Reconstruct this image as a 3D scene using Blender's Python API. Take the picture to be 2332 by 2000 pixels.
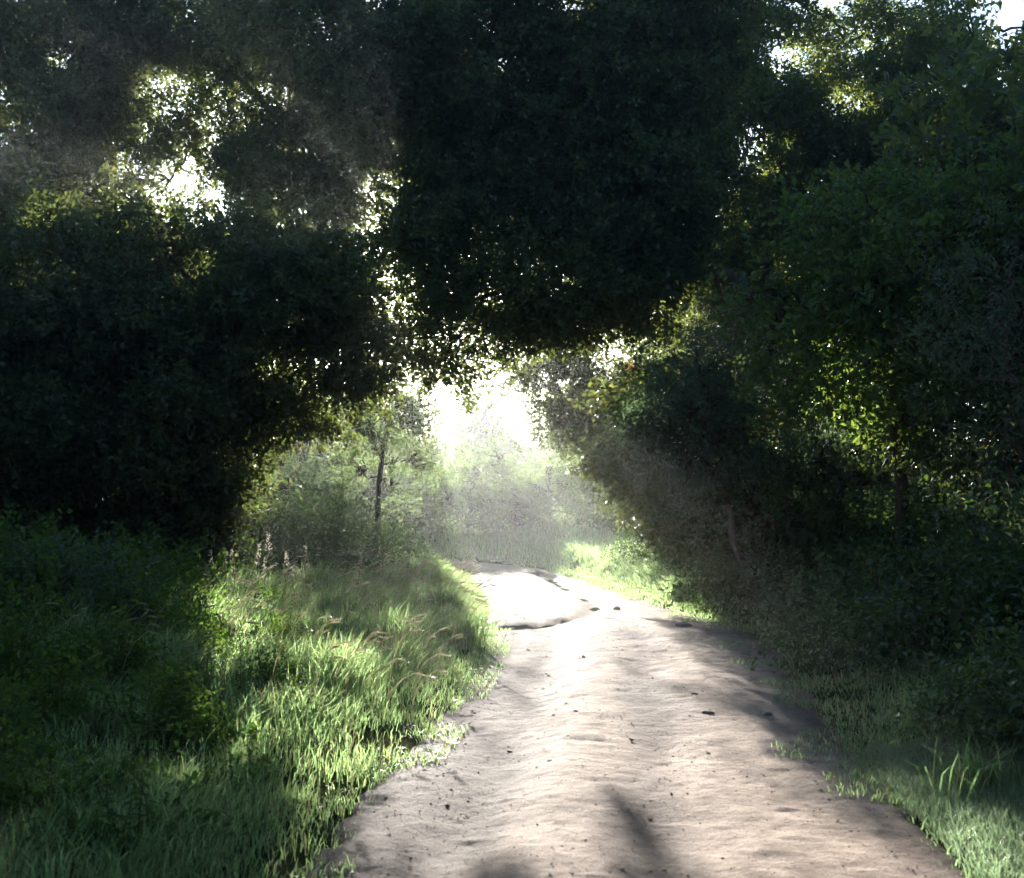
import bpy, math, numpy as np
from math import radians
sc = bpy.context.scene
for o in list(bpy.data.objects): bpy.data.objects.remove(o)

# ------------------------------------------------------------------ camera, sky, sun, exposure
SUN_EL, SUN_AZ = 12.6, -5.2            # degrees; azimuth from +Y, negative = to the left
cam_d = bpy.data.cameras.new('camera'); cam = bpy.data.objects.new('camera', cam_d)
sc.collection.objects.link(cam); sc.camera = cam
cam.location = (0, 0, 1.6); cam.rotation_euler = (radians(90), 0, 0)
cam_d.sensor_width = 36.0; cam_d.lens = 36.0*2815/2332; cam_d.shift_y = 150/2332
cam_d.clip_end = 2000; cam_d.clip_start = .05
cam_d.dof.use_dof = True; cam_d.dof.focus_distance = 17.0; cam_d.dof.aperture_fstop = 3.5

world = bpy.data.worlds.new('World'); sc.world = world; world.use_nodes = True
nt = world.node_tree; nt.nodes.clear()
sky = nt.nodes.new('ShaderNodeTexSky'); sky.sky_type = 'NISHITA'; sky.sun_disc = False
sky.sun_elevation = radians(SUN_EL); sky.sun_rotation = radians(SUN_AZ)
sky.air_density = 1.0; sky.dust_density = .3; sky.ozone_density = 3.0
bg = nt.nodes.new('ShaderNodeBackground'); bg.inputs['Strength'].default_value = .05
wo = nt.nodes.new('ShaderNodeOutputWorld')
nt.links.new(sky.outputs[0], bg.inputs[0]); nt.links.new(bg.outputs[0], wo.inputs[0])

sun_d = bpy.data.lights.new('sun', 'SUN'); sun_d.energy = 5.0; sun_d.angle = radians(.55); sun_d.color = (1, .955, .885)
sun = bpy.data.objects.new('sun', sun_d); sc.collection.objects.link(sun)
sun.rotation_euler = (radians(90-SUN_EL), 0, radians(180-SUN_AZ)); sun.location = (0, 60, 30)

vs = sc.view_settings
vs.view_transform = 'Standard'; vs.look = 'None'; vs.gamma = 1; vs.use_curve_mapping = False; vs.exposure = 2.46
cy = sc.cycles
cy.use_denoising = True; cy.max_bounces = 6; cy.diffuse_bounces = 3; cy.glossy_bounces = 2
cy.transmission_bounces = 4; cy.volume_bounces = 0; cy.transparent_max_bounces = 4
cy.use_light_tree = False; cy.sample_clamp_indirect = 6.0
HAZE_DENSITY, HAZE_G = .0014, .60

rng = np.random.default_rng(7)
C = sc.collection

# ------------------------------------------------------------------ helpers
def tag(o, label=None, cat=None, group=None, kind=None):
    if label: o['label'] = label
    if cat: o['category'] = cat
    if group: o['group'] = group
    if kind: o['kind'] = kind
    return o

def link(name, data, parent=None, loc=None):
    o = bpy.data.objects.new(name, data); C.objects.link(o)
    if parent: o.parent = parent
    if loc is not None: o.location = loc
    return o

def build(name, verts, tris=None, quads=None, mats=(), rnd=None, smooth=False, midx=None):
    """mesh from numpy arrays; faces: tris (n,3) then quads (m,4)"""
    me = bpy.data.meshes.new(name)
    verts = np.asarray(verts, np.float32)
    nt_ = 0 if tris is None else len(tris); nq = 0 if quads is None else len(quads)
    me.vertices.add(len(verts)); me.vertices.foreach_set('co', verts.ravel())
    loops = []
    if nt_: loops.append(np.asarray(tris, np.int32).ravel())
    if nq: loops.append(np.asarray(quads, np.int32).ravel())
    loops = np.concatenate(loops)
    me.loops.add(len(loops)); me.loops.foreach_set('vertex_index', loops)
    me.polygons.add(nt_+nq)
    starts = np.concatenate([np.arange(nt_)*3, nt_*3+np.arange(nq)*4]).astype(np.int32)
    me.polygons.foreach_set('loop_start', starts)
    if midx is not None: me.polygons.foreach_set('material_index', np.asarray(midx, np.int32))
    me.polygons.foreach_set('use_smooth', np.full(nt_+nq, smooth, bool))
    for m in mats: me.materials.append(m)
    if rnd is not None:
        a = me.attributes.new('rnd', 'FLOAT', 'POINT'); a.data.foreach_set('value', np.asarray(rnd, np.float32))
    me.update(calc_edges=True)
    return me

def unit(v): return v/np.maximum(np.linalg.norm(v, axis=-1, keepdims=True), 1e-9)

def randunit(n, r=None):
    return unit((r or rng).normal(size=(n, 3)))

# value noise, vectorised
_perm = np.random.default_rng(3).random((64, 64, 64)).astype(np.float32)
def noise3(p):
    p = np.asarray(p, float); i = np.floor(p).astype(int); f = p-i; f = f*f*(3-2*f)
    def g(a, b, c): return _perm[(i[..., 0]+a) % 64, (i[..., 1]+b) % 64, (i[..., 2]+c) % 64]
    x, y, z = f[..., 0], f[..., 1], f[..., 2]
    c00 = g(0,0,0)*(1-x)+g(1,0,0)*x; c10 = g(0,1,0)*(1-x)+g(1,1,0)*x
    c01 = g(0,0,1)*(1-x)+g(1,0,1)*x; c11 = g(0,1,1)*(1-x)+g(1,1,1)*x
    return (c00*(1-y)+c10*y)*(1-z)+(c01*(1-y)+c11*y)*z
def noise2(x, y, s, seed=0):
    return noise3(np.stack([x*s+seed*7.3, y*s+seed*3.1, np.full_like(x, seed*1.7+.5)], -1))*2-1
def fbm2(x, y, s, seed=0, oct=4):
    t = 0; a = 1
    for k in range(oct): t = t+a*noise2(x, y, s*2**k, seed+k); a *= .5
    return t
def sstep(a, b, x):
    t = np.clip((x-a)/(b-a), 0, 1); return t*t*(3-2*t)

def P(u, v, d):   # a direction in the photograph (2072 px wide view) at a distance d in metres along the trail
    return np.array([(u-1036)/2501*d, d, 1.6+(1022-v)/2501*d])

def tube(pts, rad, sides=7, wob=0, r=None):
    pts = np.asarray(pts, float); rad = np.asarray(rad, float); n = len(pts)
    t = unit(np.gradient(pts, axis=0))
    ref = np.array([0, 0, 1.]) if abs(t[:, 2]).mean() < .8 else np.array([1., 0, 0])
    a = unit(np.cross(t, ref)); b = np.cross(t, a)
    ang = np.linspace(0, 2*np.pi, sides, endpoint=False)
    rr = rad[:, None]*np.ones((1, sides))
    if wob: rr = rr*(1+wob*(r or rng).uniform(-1, 1, (n, sides)))
    v = pts[:, None]+rr[..., None]*(np.cos(ang)[None, :, None]*a[:, None]+np.sin(ang)[None, :, None]*b[:, None])
    idx = np.arange(n*sides).reshape(n, sides)
    q = np.stack([idx[:-1], np.roll(idx[:-1], -1, 1), np.roll(idx[1:], -1, 1), idx[1:]], -1).reshape(-1, 4)
    return v.reshape(-1, 3), q

class Bag:
    def __init__(s): s.v = []; s.q = []; s.t = []; s.n = 0
    def add(s, v, q=None, t=None):
        s.v.append(np.asarray(v, float))
        if q is not None and len(q): s.q.append(np.asarray(q)+s.n)
        if t is not None and len(t): s.t.append(np.asarray(t)+s.n)
        s.n += len(v)
    def mesh(s, name, mats, smooth=False, rnd=None):
        return build(name, np.concatenate(s.v), np.concatenate(s.t) if s.t else None,
                     np.concatenate(s.q) if s.q else None, mats, rnd, smooth)

def curve(a, b, n=8, sag=0., wob=.0, r=None, c=None):
    a = np.asarray(a, float); b = np.asarray(b, float); t = np.linspace(0, 1, n)[:, None]
    c = (a+b)/2+np.array([0, 0, sag]) if c is None else np.asarray(c, float)
    p = (1-t)**2*a+2*t*(1-t)*c+t*t*b
    if wob:
        w = (r or rng).normal(size=(n, 3))*wob; w[0] = 0; w[-1] = 0; p = p+w
    return p

# ------------------------------------------------------------------ materials
def nodes(name):
    m = bpy.data.materials.new(name); m.use_nodes = True; t = m.node_tree; t.nodes.clear()
    return m, t, (lambda k: t.nodes.new(k)), (lambda a, b: t.links.new(a, b))

def leaf_mat(name, col, trans, fac=.42, rough=.45, spec=.4, var=.35, dead=None, dead_at=.955):
    m, t, N, L = nodes(name)
    at = N('ShaderNodeAttribute'); at.attribute_name = 'rnd'
    def vary(c, hue):
        h = N('ShaderNodeHueSaturation'); h.inputs['Color'].default_value = (*c, 1)
        mr = N('ShaderNodeMapRange'); mr.inputs['To Min'].default_value = 1-var; mr.inputs['To Max'].default_value = 1+var
        L(at.outputs['Fac'], mr.inputs['Value']); L(mr.outputs[0], h.inputs['Value'])
        f = N('ShaderNodeMath'); f.operation = 'MULTIPLY'; f.inputs[1].default_value = 7.31; L(at.outputs['Fac'], f.inputs[0])
        g = N('ShaderNodeMath'); g.operation = 'FRACT'; L(f.outputs[0], g.inputs[0])
        mh = N('ShaderNodeMapRange'); mh.inputs['To Min'].default_value = .5-hue; mh.inputs['To Max'].default_value = .5+hue
        L(g.outputs[0], mh.inputs['Value']); L(mh.outputs[0], h.inputs['Hue'])
        if dead:
            gt = N('ShaderNodeMath'); gt.operation = 'GREATER_THAN'; gt.inputs[1].default_value = dead_at; L(g.outputs[0], gt.inputs[0])
            mx = N('ShaderNodeMix'); mx.data_type = 'RGBA'; L(gt.outputs[0], mx.inputs[0]); L(h.outputs[0], mx.inputs[6]); mx.inputs[7].default_value = (*dead, 1)
            return mx.outputs[2]
        return h.outputs[0]
    p = N('ShaderNodeBsdfPrincipled'); p.inputs['Roughness'].default_value = rough
    p.inputs['Specular IOR Level'].default_value = spec
    L(vary(col, .03), p.inputs['Base Color'])
    tr = N('ShaderNodeBsdfTranslucent'); L(vary(trans, .025), tr.inputs['Color'])
    mx = N('ShaderNodeMixShader'); mx.inputs[0].default_value = fac
    L(p.outputs[0], mx.inputs[1]); L(tr.outputs[0], mx.inputs[2])
    o = N('ShaderNodeOutputMaterial'); L(mx.outputs[0], o.inputs[0])
    return m

def bark_mat(name, c1, c2):
    m, t, N, L = nodes(name)
    tc = N('ShaderNodeTexCoord'); mp = N('ShaderNodeMapping'); mp.inputs['Scale'].default_value = (9, 9, 2)
    nz = N('ShaderNodeTexNoise'); nz.inputs['Scale'].default_value = 1.6; nz.inputs['Detail'].default_value = 8
    L(tc.outputs['Object'], mp.inputs[0]); L(mp.outputs[0], nz.inputs['Vector'])
    r = N('ShaderNodeValToRGB'); r.color_ramp.elements[0].color = (*c1, 1); r.color_ramp.elements[1].color = (*c2, 1)
    r.color_ramp.elements[0].position = .35; r.color_ramp.elements[1].position = .7
    L(nz.outputs['Fac'], r.inputs[0])
    p = N('ShaderNodeBsdfPrincipled'); p.inputs['Roughness'].default_value = .9; L(r.outputs[0], p.inputs['Base Color'])
    b = N('ShaderNodeBump'); b.inputs['Strength'].default_value = .8; b.inputs['Distance'].default_value = .03
    L(nz.outputs['Fac'], b.inputs['Height']); L(b.outputs[0], p.inputs['Normal'])
    o = N('ShaderNodeOutputMaterial'); L(p.outputs[0], o.inputs[0]); return m

M = dict(
    oak=leaf_mat('oak_leaf', (.038, .070, .026), (.19, .235, .05), .36, dead=(.09, .06, .02)),
    tall=leaf_mat('tall_tree_leaf', (.038, .068, .028), (.27, .33, .06), .42),
    broad=leaf_mat('broad_leaf', (.062, .115, .035), (.22, .32, .05), .42),
    willow=leaf_mat('bluish_leaf', (.065, .115, .080), (.14, .22, .08), .35),
    bramble=leaf_mat('bramble_leaf', (.050, .095, .038), (.15, .25, .045), .36, rough=.4, spec=.5),
    nettle=leaf_mat('weed_leaf', (.055, .115, .030), (.20, .33, .04), .42, rough=.6, spec=.2),
    pale=leaf_mat('pale_shrub_leaf', (.085, .125, .085), (.18, .26, .10), .35),
    far=leaf_mat('far_leaf', (.055, .095, .04), (.27, .37, .12), .46),
    red=leaf_mat('red_leaf', (.25, .035, .015), (.4, .07, .02), .4),
    grass=leaf_mat('grass_blade', (.068, .14, .058), (.47, .68, .26), .6, rough=.35, spec=.55, var=.5, dead=(.34, .28, .15), dead_at=.90),
    dew=leaf_mat('dewy_grass_blade', (.125, .205, .115), (.36, .50, .26), .5, rough=.4, spec=.5),
    seed=leaf_mat('seed_head', (.34, .32, .22), (.62, .58, .42), .6),
    stem=leaf_mat('weed_stem', (.14, .13, .06), (.2, .2, .08), .3),
    dry=leaf_mat('dry_stalk', (.28, .23, .15), (.3, .26, .18), .4),
    bark=bark_mat('oak_bark', (.035, .027, .02), (.11, .09, .07)),
    bark2=bark_mat('brown_bark', (.05, .035, .022), (.13, .095, .06)),
)

def ground_mat():
    m, t, N, L = nodes('soil')
    tc = N('ShaderNodeTexCoord')
    nz = N('ShaderNodeTexNoise'); nz.inputs['Scale'].default_value = 3.; nz.inputs['Detail'].default_value = 10; nz.inputs['Roughness'].default_value = .7
    L(tc.outputs['Object'], nz.inputs['Vector'])
    r = N('ShaderNodeValToRGB'); e = r.color_ramp.elements
    e[0].color = (.018, .016, .009, 1); e[0].position = .3; e[1].color = (.075, .062, .035, 1); e[1].position = .72
    x = r.color_ramp.elements.new(.5); x.color = (.030, .042, .014, 1)
    L(nz.outputs['Fac'], r.inputs[0])
    p = N('ShaderNodeBsdfPrincipled'); p.inputs['Roughness'].default_value = .95; p.inputs['Specular IOR Level'].default_value = .0; L(r.outputs[0], p.inputs['Base Color'])
    b = N('ShaderNodeBump'); b.inputs['Strength'].default_value = .7; b.inputs['Distance'].default_value = .05
    L(nz.outputs['Fac'], b.inputs['Height']); L(b.outputs[0], p.inputs['Normal'])
    o = N('ShaderNodeOutputMaterial'); L(p.outputs[0], o.inputs[0]); return m

def path_mat():
    m, t, N, L = nodes('sandy_dirt')
    tc = N('ShaderNodeTexCoord')
    def noise(s, d, rough=.6):
        n = N('ShaderNodeTexNoise'); n.inputs['Scale'].default_value = s; n.inputs['Detail'].default_value = d; n.inputs['Roughness'].default_value = rough
        L(tc.outputs['Object'], n.inputs['Vector']); return n.outputs['Fac']
    big, mid, fine = noise(.9, 5), noise(7, 6, .65), noise(90, 4, .7)
    r = N('ShaderNodeValToRGB'); e = r.color_ramp.elements
    e[0].color = (.29, .215, .165, 1); e[0].position = .34; e[1].color = (.52, .405, .315, 1); e[1].position = .62
    L(mid, r.inputs[0])
    # damp, litter-strewn dirt lying in the ruts and along the margins (mesh attribute)
    at = N('ShaderNodeAttribute'); at.attribute_name = 'litter'
    ad = N('ShaderNodeMath'); ad.operation = 'MULTIPLY_ADD'; ad.inputs[1].default_value = 1.1
    L(mid, ad.inputs[0]); L(at.outputs['Fac'], ad.inputs[2])
    rr = N('ShaderNodeMapRange'); rr.inputs['From Min'].default_value = .72; rr.inputs['From Max'].default_value = 1.25; L(ad.outputs[0], rr.inputs['Value'])
    mx = N('ShaderNodeMix'); mx.data_type = 'RGBA'; L(rr.outputs[0], mx.inputs[0]); L(r.outputs[0], mx.inputs[6]); mx.inputs[7].default_value = (.155, .118, .095, 1)
    # grit
    gr = N('ShaderNodeMapRange'); gr.inputs['From Min'].default_value = .25; gr.inputs['From Max'].default_value = .75
    gr.inputs['To Min'].default_value = .45; gr.inputs['To Max'].default_value = 1.3; L(fine, gr.inputs['Value'])
    mu = N('ShaderNodeMix'); mu.data_type = 'RGBA'; mu.blend_type = 'MULTIPLY'; mu.inputs[0].default_value = 1
    L(mx.outputs[2], mu.inputs[6]); L(gr.outputs[0], mu.inputs[7])
    p = N('ShaderNodeBsdfPrincipled'); p.inputs['Roughness'].default_value = .8; p.inputs['Specular IOR Level'].default_value = .03
    L(mu.outputs[2], p.inputs['Base Color'])
    b1 = N('ShaderNodeBump'); b1.inputs['Strength'].default_value = .9; b1.inputs['Distance'].default_value = .035; L(noise(13, 9, .68), b1.inputs['Height'])
    b2 = N('ShaderNodeBump'); b2.inputs['Strength'].default_value = .8; b2.inputs['Distance'].default_value = .008; L(fine, b2.inputs['Height']); L(b1.outputs[0], b2.inputs['Normal'])
    L(b2.outputs[0], p.inputs['Normal'])
    o = N('ShaderNodeOutputMaterial'); L(p.outputs[0], o.inputs[0]); return m

def stone_mat():
    m, t, N, L = nodes('stone'); tc = N('ShaderNodeTexCoord')
    n = N('ShaderNodeTexNoise'); n.inputs['Scale'].default_value = 30; n.inputs['Detail'].default_value = 6; L(tc.outputs['Object'], n.inputs['Vector'])
    r = N('ShaderNodeValToRGB'); r.color_ramp.elements[0].color = (.13, .11, .09, 1); r.color_ramp.elements[1].color = (.30, .25, .21, 1); L(n.outputs['Fac'], r.inputs[0])
    p = N('ShaderNodeBsdfPrincipled'); p.inputs['Roughness'].default_value = .85; L(r.outputs[0], p.inputs['Base Color'])
    b = N('ShaderNodeBump'); b.inputs['Strength'].default_value = .6; b.inputs['Distance'].default_value = .01; L(n.outputs['Fac'], b.inputs['Height']); L(b.outputs[0], p.inputs['Normal'])
    o = N('ShaderNodeOutputMaterial'); L(p.outputs[0], o.inputs[0]); return m

# ------------------------------------------------------------------ the trail and the ground
CL = np.array([(-8,.1,1.35),(-2,.25,1.55),(2,.32,1.58),(5.3,.44,1.55),(6.9,.75,1.5),(9.1,.91,1.48),(12.2,1.19,1.56),(14.9,1.36,1.63),
               (18.3,1.18,1.55),(23.8,.63,1.31),(29,.02,1.1),(32.5,-.65,1.05),(35,-1.9,1.1),(36.6,-4.,1.3),(37.3,-7,1.3),(38,-12,1.3),(40,-20,1.3)])
_t = np.concatenate([[0], np.cumsum(np.hypot(np.diff(CL[:,0]), np.diff(CL[:,1])))])
def _smooth(a, k=25):
    pad = np.concatenate([np.full(k, a[0])+np.arange(-k, 0)*(a[1]-a[0]), a, np.full(k, a[-1])+np.arange(1, k+1)*(a[-1]-a[-2])])
    return np.convolve(pad, np.ones(2*k+1)/(2*k+1), 'valid')
_s = np.linspace(0, _t[-1], 700)
cl_y = _smooth(np.interp(_s, _t, CL[:,0])); cl_x = _smooth(np.interp(_s, _t, CL[:,1])); cl_w = _smooth(np.interp(_s, _t, CL[:,2]))

def path_coord(x, y):
    """signed distance from the centreline (right positive), half width, arc length"""
    sh = x.shape; x = x.ravel(); y = y.ravel()
    d = np.empty(len(x)); w = np.empty(len(x)); s = np.empty(len(x))
    tx = np.gradient(cl_x); ty = np.gradient(cl_y); nl = np.hypot(tx, ty); tx /= nl; ty /= nl
    for k in range(0, len(x), 20000):
        X = x[k:k+20000, None]-cl_x[None, ::2]; Y = y[k:k+20000, None]-cl_y[None, ::2]
        i = (X*X+Y*Y).argmin(1); r = np.arange(len(i)); j = i*2
        side = np.sign(X[r, i]*ty[j]-Y[r, i]*tx[j])
        d[k:k+20000] = side*np.hypot(X[r, i], Y[r, i]); w[k:k+20000] = cl_w[j]; s[k:k+20000] = _s[j]
    return d.reshape(sh), w.reshape(sh), s.reshape(sh)

def base_h(x, y):
    return .05*noise2(x, y, .11, 2)+.03*noise2(x, y, .35, 5)

def bank_h(x, y, d, w):
    e = np.abs(d)-w
    left = .10*sstep(0, 1.3, e)+.10*sstep(1, 4, e)+.03*np.maximum(e-4, 0)
    left = left+.22*np.exp(-((x+3.3)/1.7)**2-((y-23)/3.2)**2)+.06*np.exp(-((x+2.2)/1.2)**2-((y-15)/3)**2)
    right = .08*sstep(0, .8, e)+.17*np.maximum(e-.9, 0)
    right = np.where(right > 3.2, 3.2+.25*(right-3.2), right)
    far = sstep(40, 60, y)
    right = right*(1-.7*far*sstep(0, 14, 14-x))
    return np.where(d < 0, left, right)

def ground_h(x, y):
    x = np.asarray(x, float); y = np.asarray(y, float)
    d, w, s = path_coord(x, y); e = np.abs(d)-w
    z = base_h(x, y)+bank_h(x, y, d, w)+.06*fbm2(x, y, .8, 9, 3)*sstep(.1, 1, e)+.012*noise2(x, y, 4., 4)
    far = np.hypot(x, y-20); z = z+.3*noise2(x, y, .05, 8)*sstep(30, 60, far)
    return z-.10*(1-sstep(-.25, .12, e))

def axis(a, b, step, lim, grow=1.22):
    m = list(np.arange(a, b+step/2, step)); s = step; p = m[-1]
    while p < lim[1]: s *= grow; p = min(p+s, lim[1]); m.append(p)
    s = step; p = m[0]
    while p > lim[0]: s *= grow; p = max(p-s, lim[0]); m.insert(0, p)
    return np.array(m)

gx = axis(-9, 11, .14, (-160, 160)); gy = axis(1, 42, .14, (-60, 190))
X, Y = np.meshgrid(gx, gy); Z = ground_h(X, Y)
idx = np.arange(X.size).reshape(X.shape)
q = np.stack([idx[:-1,:-1], idx[:-1,1:], idx[1:,1:], idx[1:,:-1]], -1).reshape(-1, 4)
tag(link('ground', build('ground', np.stack([X, Y, Z], -1).reshape(-1, 3), None, q, [ground_mat()], smooth=True)),
    'dark soil and leaf litter of the wooded banks', 'ground', kind='structure')

GUL = np.array([(.55,29.5),(.75,28),(.9,26.7),(1.18,23.8),(1.42,21.3),(1.33,19.7),(.96,17.9),(.43,16.8),(-.1,16.3)])
def gully_dist(x, y):
    best = np.full(x.shape, 9.)
    for (ax, ay), (bx, by) in zip(GUL[:-1], GUL[1:]):
        t = np.clip(((x-ax)*(bx-ax)+(y-ay)*(by-ay))/((bx-ax)**2+(by-ay)**2), 0, 1)
        best = np.minimum(best, np.hypot(x-ax-t*(bx-ax), y-ay-t*(by-ay)))
    return best

def path_relief(x, y, d, w, s):
    r = d/w
    z = .035*(1-r**2)                                            # slight crown
    wv = .18*noise2(np.zeros_like(s), s, .25, 33)
    z = z-.048*np.exp(-((d-.05-wv)/.20)**2)*(1-sstep(13, 18, y))*(.6+.5*noise2(x, y, .8, 34))   # worn rut along the middle, near
    z = z-.060*np.exp(-((d+.95-wv)/.25)**2)*(.7+.4*noise2(x, y, .6, 35))    # left rut
    z = z+.03*np.exp(-((d+.45)/.3)**2)*(1-sstep(12, 16, y))      # hump between the ruts
    z = z+.10*np.exp(-((y-14.6)/2.2)**2)*sstep(-1.2, .2, d)      # hump before the washed-out dip
    g = gully_dist(x, y)                                         # eroded channel crossing and climbing the trail
    z = z-.13*np.exp(-(g/.22)**2)*(.75+.25*noise2(x, y, 1.5, 37))-.05*np.exp(-((y-20.5)/2.5)**2-((d+.5)/.8)**2)
    z = z+.014*fbm2(x, y, 1.1, 21, 3)+.0052*fbm2(x, y, 6.5, 31, 3)
    foot = noise2(x, y, 4.2, 40); z = z-.013*sstep(.4, .8, foot)+.009*sstep(.5, .85, noise2(x, y, 8., 44))
    return z

rows_y = []
yy = 0
step = []
ss = 2.0
arc = [0.]
while arc[-1] < _t[-1]-.3:
    yv = np.interp(arc[-1], _s, cl_y)
    arc.append(arc[-1]+float(np.clip(.0045*max(yv, 3), .018, .12)))
arc = np.array(arc); ncol = 120
px = np.interp(arc, _s, cl_x); py = np.interp(arc, _s, cl_y); pw = np.interp(arc, _s, cl_w)
tx = np.gradient(px); ty = np.gradient(py); nl = np.hypot(tx, ty); tx /= nl; ty /= nl
rr = np.linspace(-1.3, 1.3, ncol)
D = rr[None]*pw[:, None]; PX = px[:, None]+ty[:, None]*D; PY = py[:, None]-tx[:, None]*D
W = np.repeat(pw[:, None], ncol, 1); S = np.repeat(arc[:, None], ncol, 1)
edge = np.abs(D)-W*(1+.07*fbm2(PX, PY, .9, 50, 3)+.06*fbm2(PX, PY, 4., 51, 3))
PZ = base_h(PX, PY)+path_relief(PX, PY, D, W, S)-.11*sstep(-.12, .36, edge)-.02
litter = .5*np.exp(-((D+.95)/.34)**2)+.6*np.exp(-((D-.08)/.26)**2)*(1-sstep(13, 17, PY))+.6*sstep(-.5, 0, edge)+.34*fbm2(PX, PY, .55, 60, 3)
litter = litter+.55*np.exp(-(gully_dist(PX, PY)/.22)**2)+.35*np.exp(-((D+1.0)/.5)**2)*(1-sstep(18, 24, PY))
idx = np.arange(PX.size).reshape(PX.shape)
q = np.stack([idx[:-1,:-1], idx[:-1,1:], idx[1:,1:], idx[1:,:-1]], -1).reshape(-1, 4)
pm = build('path', np.stack([PX, PY, PZ], -1).reshape(-1, 3), None, q, [path_mat()], smooth=True)
at = pm.attributes.new('litter', 'FLOAT', 'POINT'); at.data.foreach_set('value', litter.ravel().astype(np.float32))
tag(link('path', pm), 'pale sandy dirt trail bending out of sight to the left', 'path', kind='structure')

def path_z(x, y):
    x = np.atleast_1d(np.float64(x)); y = np.atleast_1d(np.float64(y)); d, w, s = path_coord(x, y)
    return base_h(x, y)+path_relief(x, y, d, w, s)-.02
def gz(x, y): return float(ground_h(np.array([x]), np.array([y]))[0])

# ------------------------------------------------------------------ leaves, twigs, trees
def leaf_quads(pos, dr, nrm, ln, wd, fold=.18):
    """kite-shaped leaves with a folded midrib; returns verts (n*4,3)"""
    side = unit(np.cross(dr, nrm)); up = np.cross(side, dr)
    ln = ln[:, None]; wd = wd[:, None]
    a = pos; b = pos+dr*ln*.45+side*wd*.5+up*wd*fold; c = pos+dr*ln-up*ln*.08; d = pos+dr*ln*.45-side*wd*.5+up*wd*fold
    return np.stack([a, b, c, d], 1).reshape(-1, 3)

def leaf_tris(pos, dr, nrm, ln, wd):
    side = unit(np.cross(dr, nrm)); ln = ln[:, None]; wd = wd[:, None]
    return np.stack([pos, pos+dr*ln*.75+side*wd*.62, pos+dr*ln-side*wd*.38], 1).reshape(-1, 3)

def sprays(org, dr, slen, k, r, ln, wd, up=.5, spread=1., jit=.05, tri=False):
    """k leaves along each twig. org, dr (n,3), slen (n,)"""
    n = len(org)
    t = (np.arange(k)+r.random((n, k)))/k
    pos = org[:, None]+dr[:, None]*slen[:, None, None]*t[..., None]+r.normal(size=(n, k, 3))*jit
    pos[..., 2] -= .25*slen[:, None]*t**2*.5
    ld = unit(dr[:, None]*.55+unit(r.normal(size=(n, k, 3)))*spread)
    nr = unit(unit(r.normal(size=(n, k, 3)))+np.array([0, 0, up]))
    L_ = ln*r.uniform(.65, 1.25, n*k); W_ = wd*r.uniform(.75, 1.2, n*k)
    f = leaf_tris if tri else leaf_quads
    v = f(pos.reshape(-1, 3), ld.reshape(-1, 3), nr.reshape(-1, 3), L_, W_)
    base = r.random((n, 1))*.5
    rd = np.repeat((base+.5*r.random((n, k))).ravel(), 3 if tri else 4)
    return v, rd

def twig_quads(org, dr, slen, rad=.004):
    n = len(org); a = unit(np.cross(dr, np.array([.3, .2, .9]))); e = org+dr*slen[:, None]; e[:, 2] -= .12*slen
    v = np.stack([org-a*rad, org+a*rad, e+a*rad*.3, e-a*rad*.3], 1).reshape(-1, 3)
    return v

def crown_points(lobes, r, clump_r=.45, per_clump=9, shell=.55):
    """lobes: (centre, radii, clumps). Returns spray origins, outward directions, clump centres"""
    O, Dn, CC = [], [], []
    for c, rad, nc in lobes:
        c = np.asarray(c); rad = np.asarray(rad)
        u = randunit(nc, r); rr = (shell+(1-shell)*r.random(nc)**.7)
        cc = c+u*rad*rr[:, None]; CC.append(cc)
        k = np.maximum(2, r.poisson(per_clump, nc)); ii = np.repeat(np.arange(nc), k)
        off = r.normal(size=(len(ii), 3))*clump_r*np.array([1, 1, .7])*.6
        O.append(cc[ii]+off); Dn.append(unit(u[ii]*.7+unit(off)*.8+randunit(len(ii), r)*.5+np.array([0, 0, -.1])))
    return np.concatenate(O), np.concatenate(Dn), np.concatenate(CC)

LEAVES = [0]
def crown_mesh(name, lobes, mats, seed, leaf=(.08, .042), k=16, slen=.42, clump_r=.45, per_clump=9, shell=.5, up=.5, floor=None, jit=.05, origin=None, tri=False):
    r = np.random.default_rng(seed)
    O, Dn, CC = crown_points(lobes, r, clump_r, per_clump, shell)
    if floor is not None:
        ok = O[:, 2] > floor+.05; O, Dn = O[ok], Dn[ok]
    sl = slen*r.uniform(.6, 1.3, len(O))
    v, rd = sprays(O, Dn, sl, k, r, leaf[0], leaf[1], up, jit=jit, tri=tri)
    tw = twig_quads(O, Dn, sl)
    if origin is not None: v = v-origin; tw = tw-origin
    w_ = 3 if tri else 4
    nl, ntw = len(v)//w_, len(tw)//4; LEAVES[0] += nl*(w_-2)+2*ntw
    V = np.concatenate([v, tw]); F = np.arange(len(v)).reshape(-1, w_); Q = len(v)+np.arange(len(tw)).reshape(-1, 4)
    me = build(name, V, F if tri else None, Q if tri else np.concatenate([F, Q]), mats, np.concatenate([rd, np.zeros(len(tw))]), midx=np.concatenate([np.zeros(nl), np.ones(ntw)]))
    print(name, seed, nl)
    return me, CC

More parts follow.
